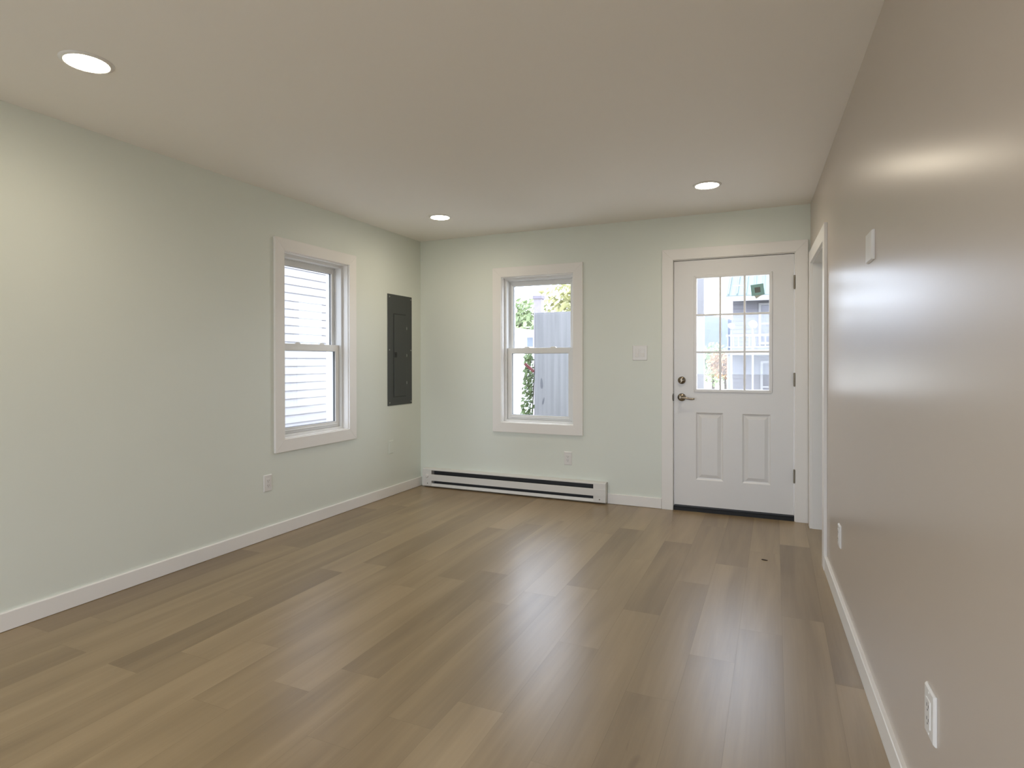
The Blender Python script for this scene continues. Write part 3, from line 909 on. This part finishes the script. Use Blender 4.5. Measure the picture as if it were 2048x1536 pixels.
ch = empty('chimney', 'pale brick chimney standing above the grey cabinet outside', 'chimney', (-2.25, 9.0, -0.55))
q = MB(); q.box(-0.10, 0.10, -0.10, 0.10, 0, 3.38); q.build('stack', mat('pale_brick', (0.246, 0.222, 0.234), 0.9, var=0.2, vscale=14), ch)
q = MB(); q.box(-0.125, 0.125, -0.125, 0.125, 3.36, 3.44); q.build('cap', mat('mauve_cap', (0.176, 0.158, 0.188), 0.8), ch, 0.005)

shd = empty('white_shed', 'small white shed with low roof beyond the back window', 'shed', (-4.6, 12.0, -0.55))
q = MB(); q.box(-1.2, 1.5, 0, 2.5, 0, 2.66); q.build('wall', WHITE_EXT, shd)
q = MB(); q.prism([(-1.4, 2.64), (1.7, 2.60), (1.7, 2.68), (-1.4, 3.02)], 1, -0.2, 2.7); q.build('roof', mat('pale_metal_roof', (0.62, 0.62, 0.64), 0.5), shd)
q = MB(); q.box(0.80, 0.98, -0.03, 0.02, 2.24, 2.52); q.build('window', mat('blue_grey_glass', (0.129, 0.152, 0.192), 0.2), shd)

iv = empty('ivy_plant', 'leafy ivy climbing beside the grey cabinet outside', 'plant', (0.13, 2.55, -0.55))
q = MB(); q.tube([(0.05, 0, 0), (0.02, 0.02, 0.8), (0.08, 0.0, 1.85)], [0.014, 0.011, 0.006], 8); q.build('stem', BARK, iv)
q = MB()
for k in range(16):
    z = 0.15 + k * 0.112
    wdt = 0.135 - 0.075 * k / 15
    leaf_blob(q, rg, (0.0 + 0.05 * k / 15, -0.15, z), (wdt, 0.10, 0.10), 60, 0.034, 0.1)
q.build('foliage', LEAF_C, iv)

# porch post close outside the door
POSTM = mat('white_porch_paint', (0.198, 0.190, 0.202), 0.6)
pp = empty('porch_post', 'white square porch post just outside the entry door', 'post', (2.452, 2.0, -0.55))
q = MB(); q.box(-0.042, 0.042, -0.042, 0.042, 0, 3.4); q.build('shaft', POSTM, pp, 0.004)
q = MB(); q.box(-0.06, 0.06, -0.06, 0.06, 0, 0.15); q.build('base', POSTM, pp, 0.004)

# two-storey house across the way
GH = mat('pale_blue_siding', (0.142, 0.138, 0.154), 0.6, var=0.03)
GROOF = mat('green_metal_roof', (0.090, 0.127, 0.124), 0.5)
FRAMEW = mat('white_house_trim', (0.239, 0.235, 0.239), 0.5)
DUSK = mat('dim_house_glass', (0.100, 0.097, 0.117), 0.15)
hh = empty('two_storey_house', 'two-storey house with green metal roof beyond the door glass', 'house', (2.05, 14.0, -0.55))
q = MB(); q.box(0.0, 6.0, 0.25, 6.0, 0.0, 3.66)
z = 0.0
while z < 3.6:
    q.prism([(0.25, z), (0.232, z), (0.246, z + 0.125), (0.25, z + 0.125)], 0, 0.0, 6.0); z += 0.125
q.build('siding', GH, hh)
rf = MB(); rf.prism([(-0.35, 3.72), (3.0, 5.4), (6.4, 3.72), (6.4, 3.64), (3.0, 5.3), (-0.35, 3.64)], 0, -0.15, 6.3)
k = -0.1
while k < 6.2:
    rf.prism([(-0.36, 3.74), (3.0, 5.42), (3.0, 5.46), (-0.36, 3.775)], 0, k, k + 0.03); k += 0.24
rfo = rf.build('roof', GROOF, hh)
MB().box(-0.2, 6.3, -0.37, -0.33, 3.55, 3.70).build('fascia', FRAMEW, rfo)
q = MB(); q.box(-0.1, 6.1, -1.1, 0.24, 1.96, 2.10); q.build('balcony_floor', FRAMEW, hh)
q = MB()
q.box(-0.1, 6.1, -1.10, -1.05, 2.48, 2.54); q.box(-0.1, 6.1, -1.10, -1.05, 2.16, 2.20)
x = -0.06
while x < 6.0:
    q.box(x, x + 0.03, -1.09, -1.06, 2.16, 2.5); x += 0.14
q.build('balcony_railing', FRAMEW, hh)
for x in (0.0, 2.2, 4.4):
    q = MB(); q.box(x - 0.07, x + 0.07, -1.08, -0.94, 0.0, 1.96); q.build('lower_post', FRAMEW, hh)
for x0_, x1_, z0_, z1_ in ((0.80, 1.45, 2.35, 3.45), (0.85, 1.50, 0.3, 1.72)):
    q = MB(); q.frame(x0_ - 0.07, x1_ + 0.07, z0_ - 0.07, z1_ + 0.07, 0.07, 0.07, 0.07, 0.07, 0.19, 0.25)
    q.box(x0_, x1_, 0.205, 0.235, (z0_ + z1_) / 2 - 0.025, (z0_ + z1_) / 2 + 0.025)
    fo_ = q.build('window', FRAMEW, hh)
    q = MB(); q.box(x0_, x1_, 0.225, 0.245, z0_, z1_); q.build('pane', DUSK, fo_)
def dish(x, z, r, label):
    d_ = empty('satellite_dish', label, 'dish', (2.05 + x, 14.0 - 1.45, -0.55))
    q = MB(); q.lathe([(0, 0.0), (r * 0.5, r * 0.06), (r * 0.8, r * 0.17), (r, r * 0.30), (r * 0.97, r * 0.32), (r * 0.78, r * 0.20), (r * 0.5, r * 0.09), (0, 0.03)], (0, 0, z + 0.85), (0.35, -0.85, 0.45), 28)
    q.build('reflector', FRAMEW, d_, smooth=True)
    q = MB(); q.tube([(0, 0.03, 0.0), (0, 0.03, z + 0.84)], 0.025, 8); q.build('mast', FRAMEW, d_)
dish(0.62, 1.93, 0.12, 'white round dish on a mast before the balcony, right one of two')
dish(0.06, 1.90, 0.10, 'white round dish on a mast at the balcony corner, left one of two')

tree(0.35, 26.5, 1.0, 1.15, LEAF_A, 'pale green tree in the lower left door panes', 1500, 0.11)
tree(1.22, 22.5, 0.95, 0.72, LEAF_O, 'orange autumn tree beside the house beyond the door', 1100, 0.085)
tree(-2.2, 30.0, 0.7, 0.9, LEAF_B, 'yellow-green tree behind the porch post', 700, 0.12)

# far wooded hill
hm = bpy.data.meshes.new('hills')
hv, hf = [], []
NX, NY = 60, 14
for j in range(NY + 1):
    for i in range(NX + 1):
        x = -260 + 520 * i / NX; y = 260 + 220 * j / NY
        prof = math.sin(math.pi * min(1, j / NY))
        hgt = 26 * prof * (1 + 0.10 * math.sin(i * 0.55) + 0.05 * math.sin(i * 1.7 + 1))
        hv.append((x, y, -0.6 + hgt))
for j in range(NY):
    for i in range(NX):
        a_ = j * (NX + 1) + i
        hf.append((a_, a_ + 1, a_ + NX + 2, a_ + NX + 1))
hm.from_pydata(hv, [], hf)
hm.materials.append(mat('hazy_blue_woods', (0.028, 0.038, 0.060), 0.9, var=0.12, vscale=0.05))  # distance haze is put into the blue base colour
ho = bpy.data.objects.new('hills', hm); C.objects.link(ho)
tag(ho, 'hazy blue wooded hill on the horizon through the door glass', 'hill', kind='structure')

# ------------------------------------------------------------------ render helpers that are part of the scene setup
sc.cycles.max_bounces = 10
sc.cycles.diffuse_bounces = 6
sc.cycles.glossy_bounces = 4
sc.cycles.transparent_max_bounces = 16
sc.cycles.caustics_reflective = False
sc.cycles.sample_clamp_indirect = 6.0
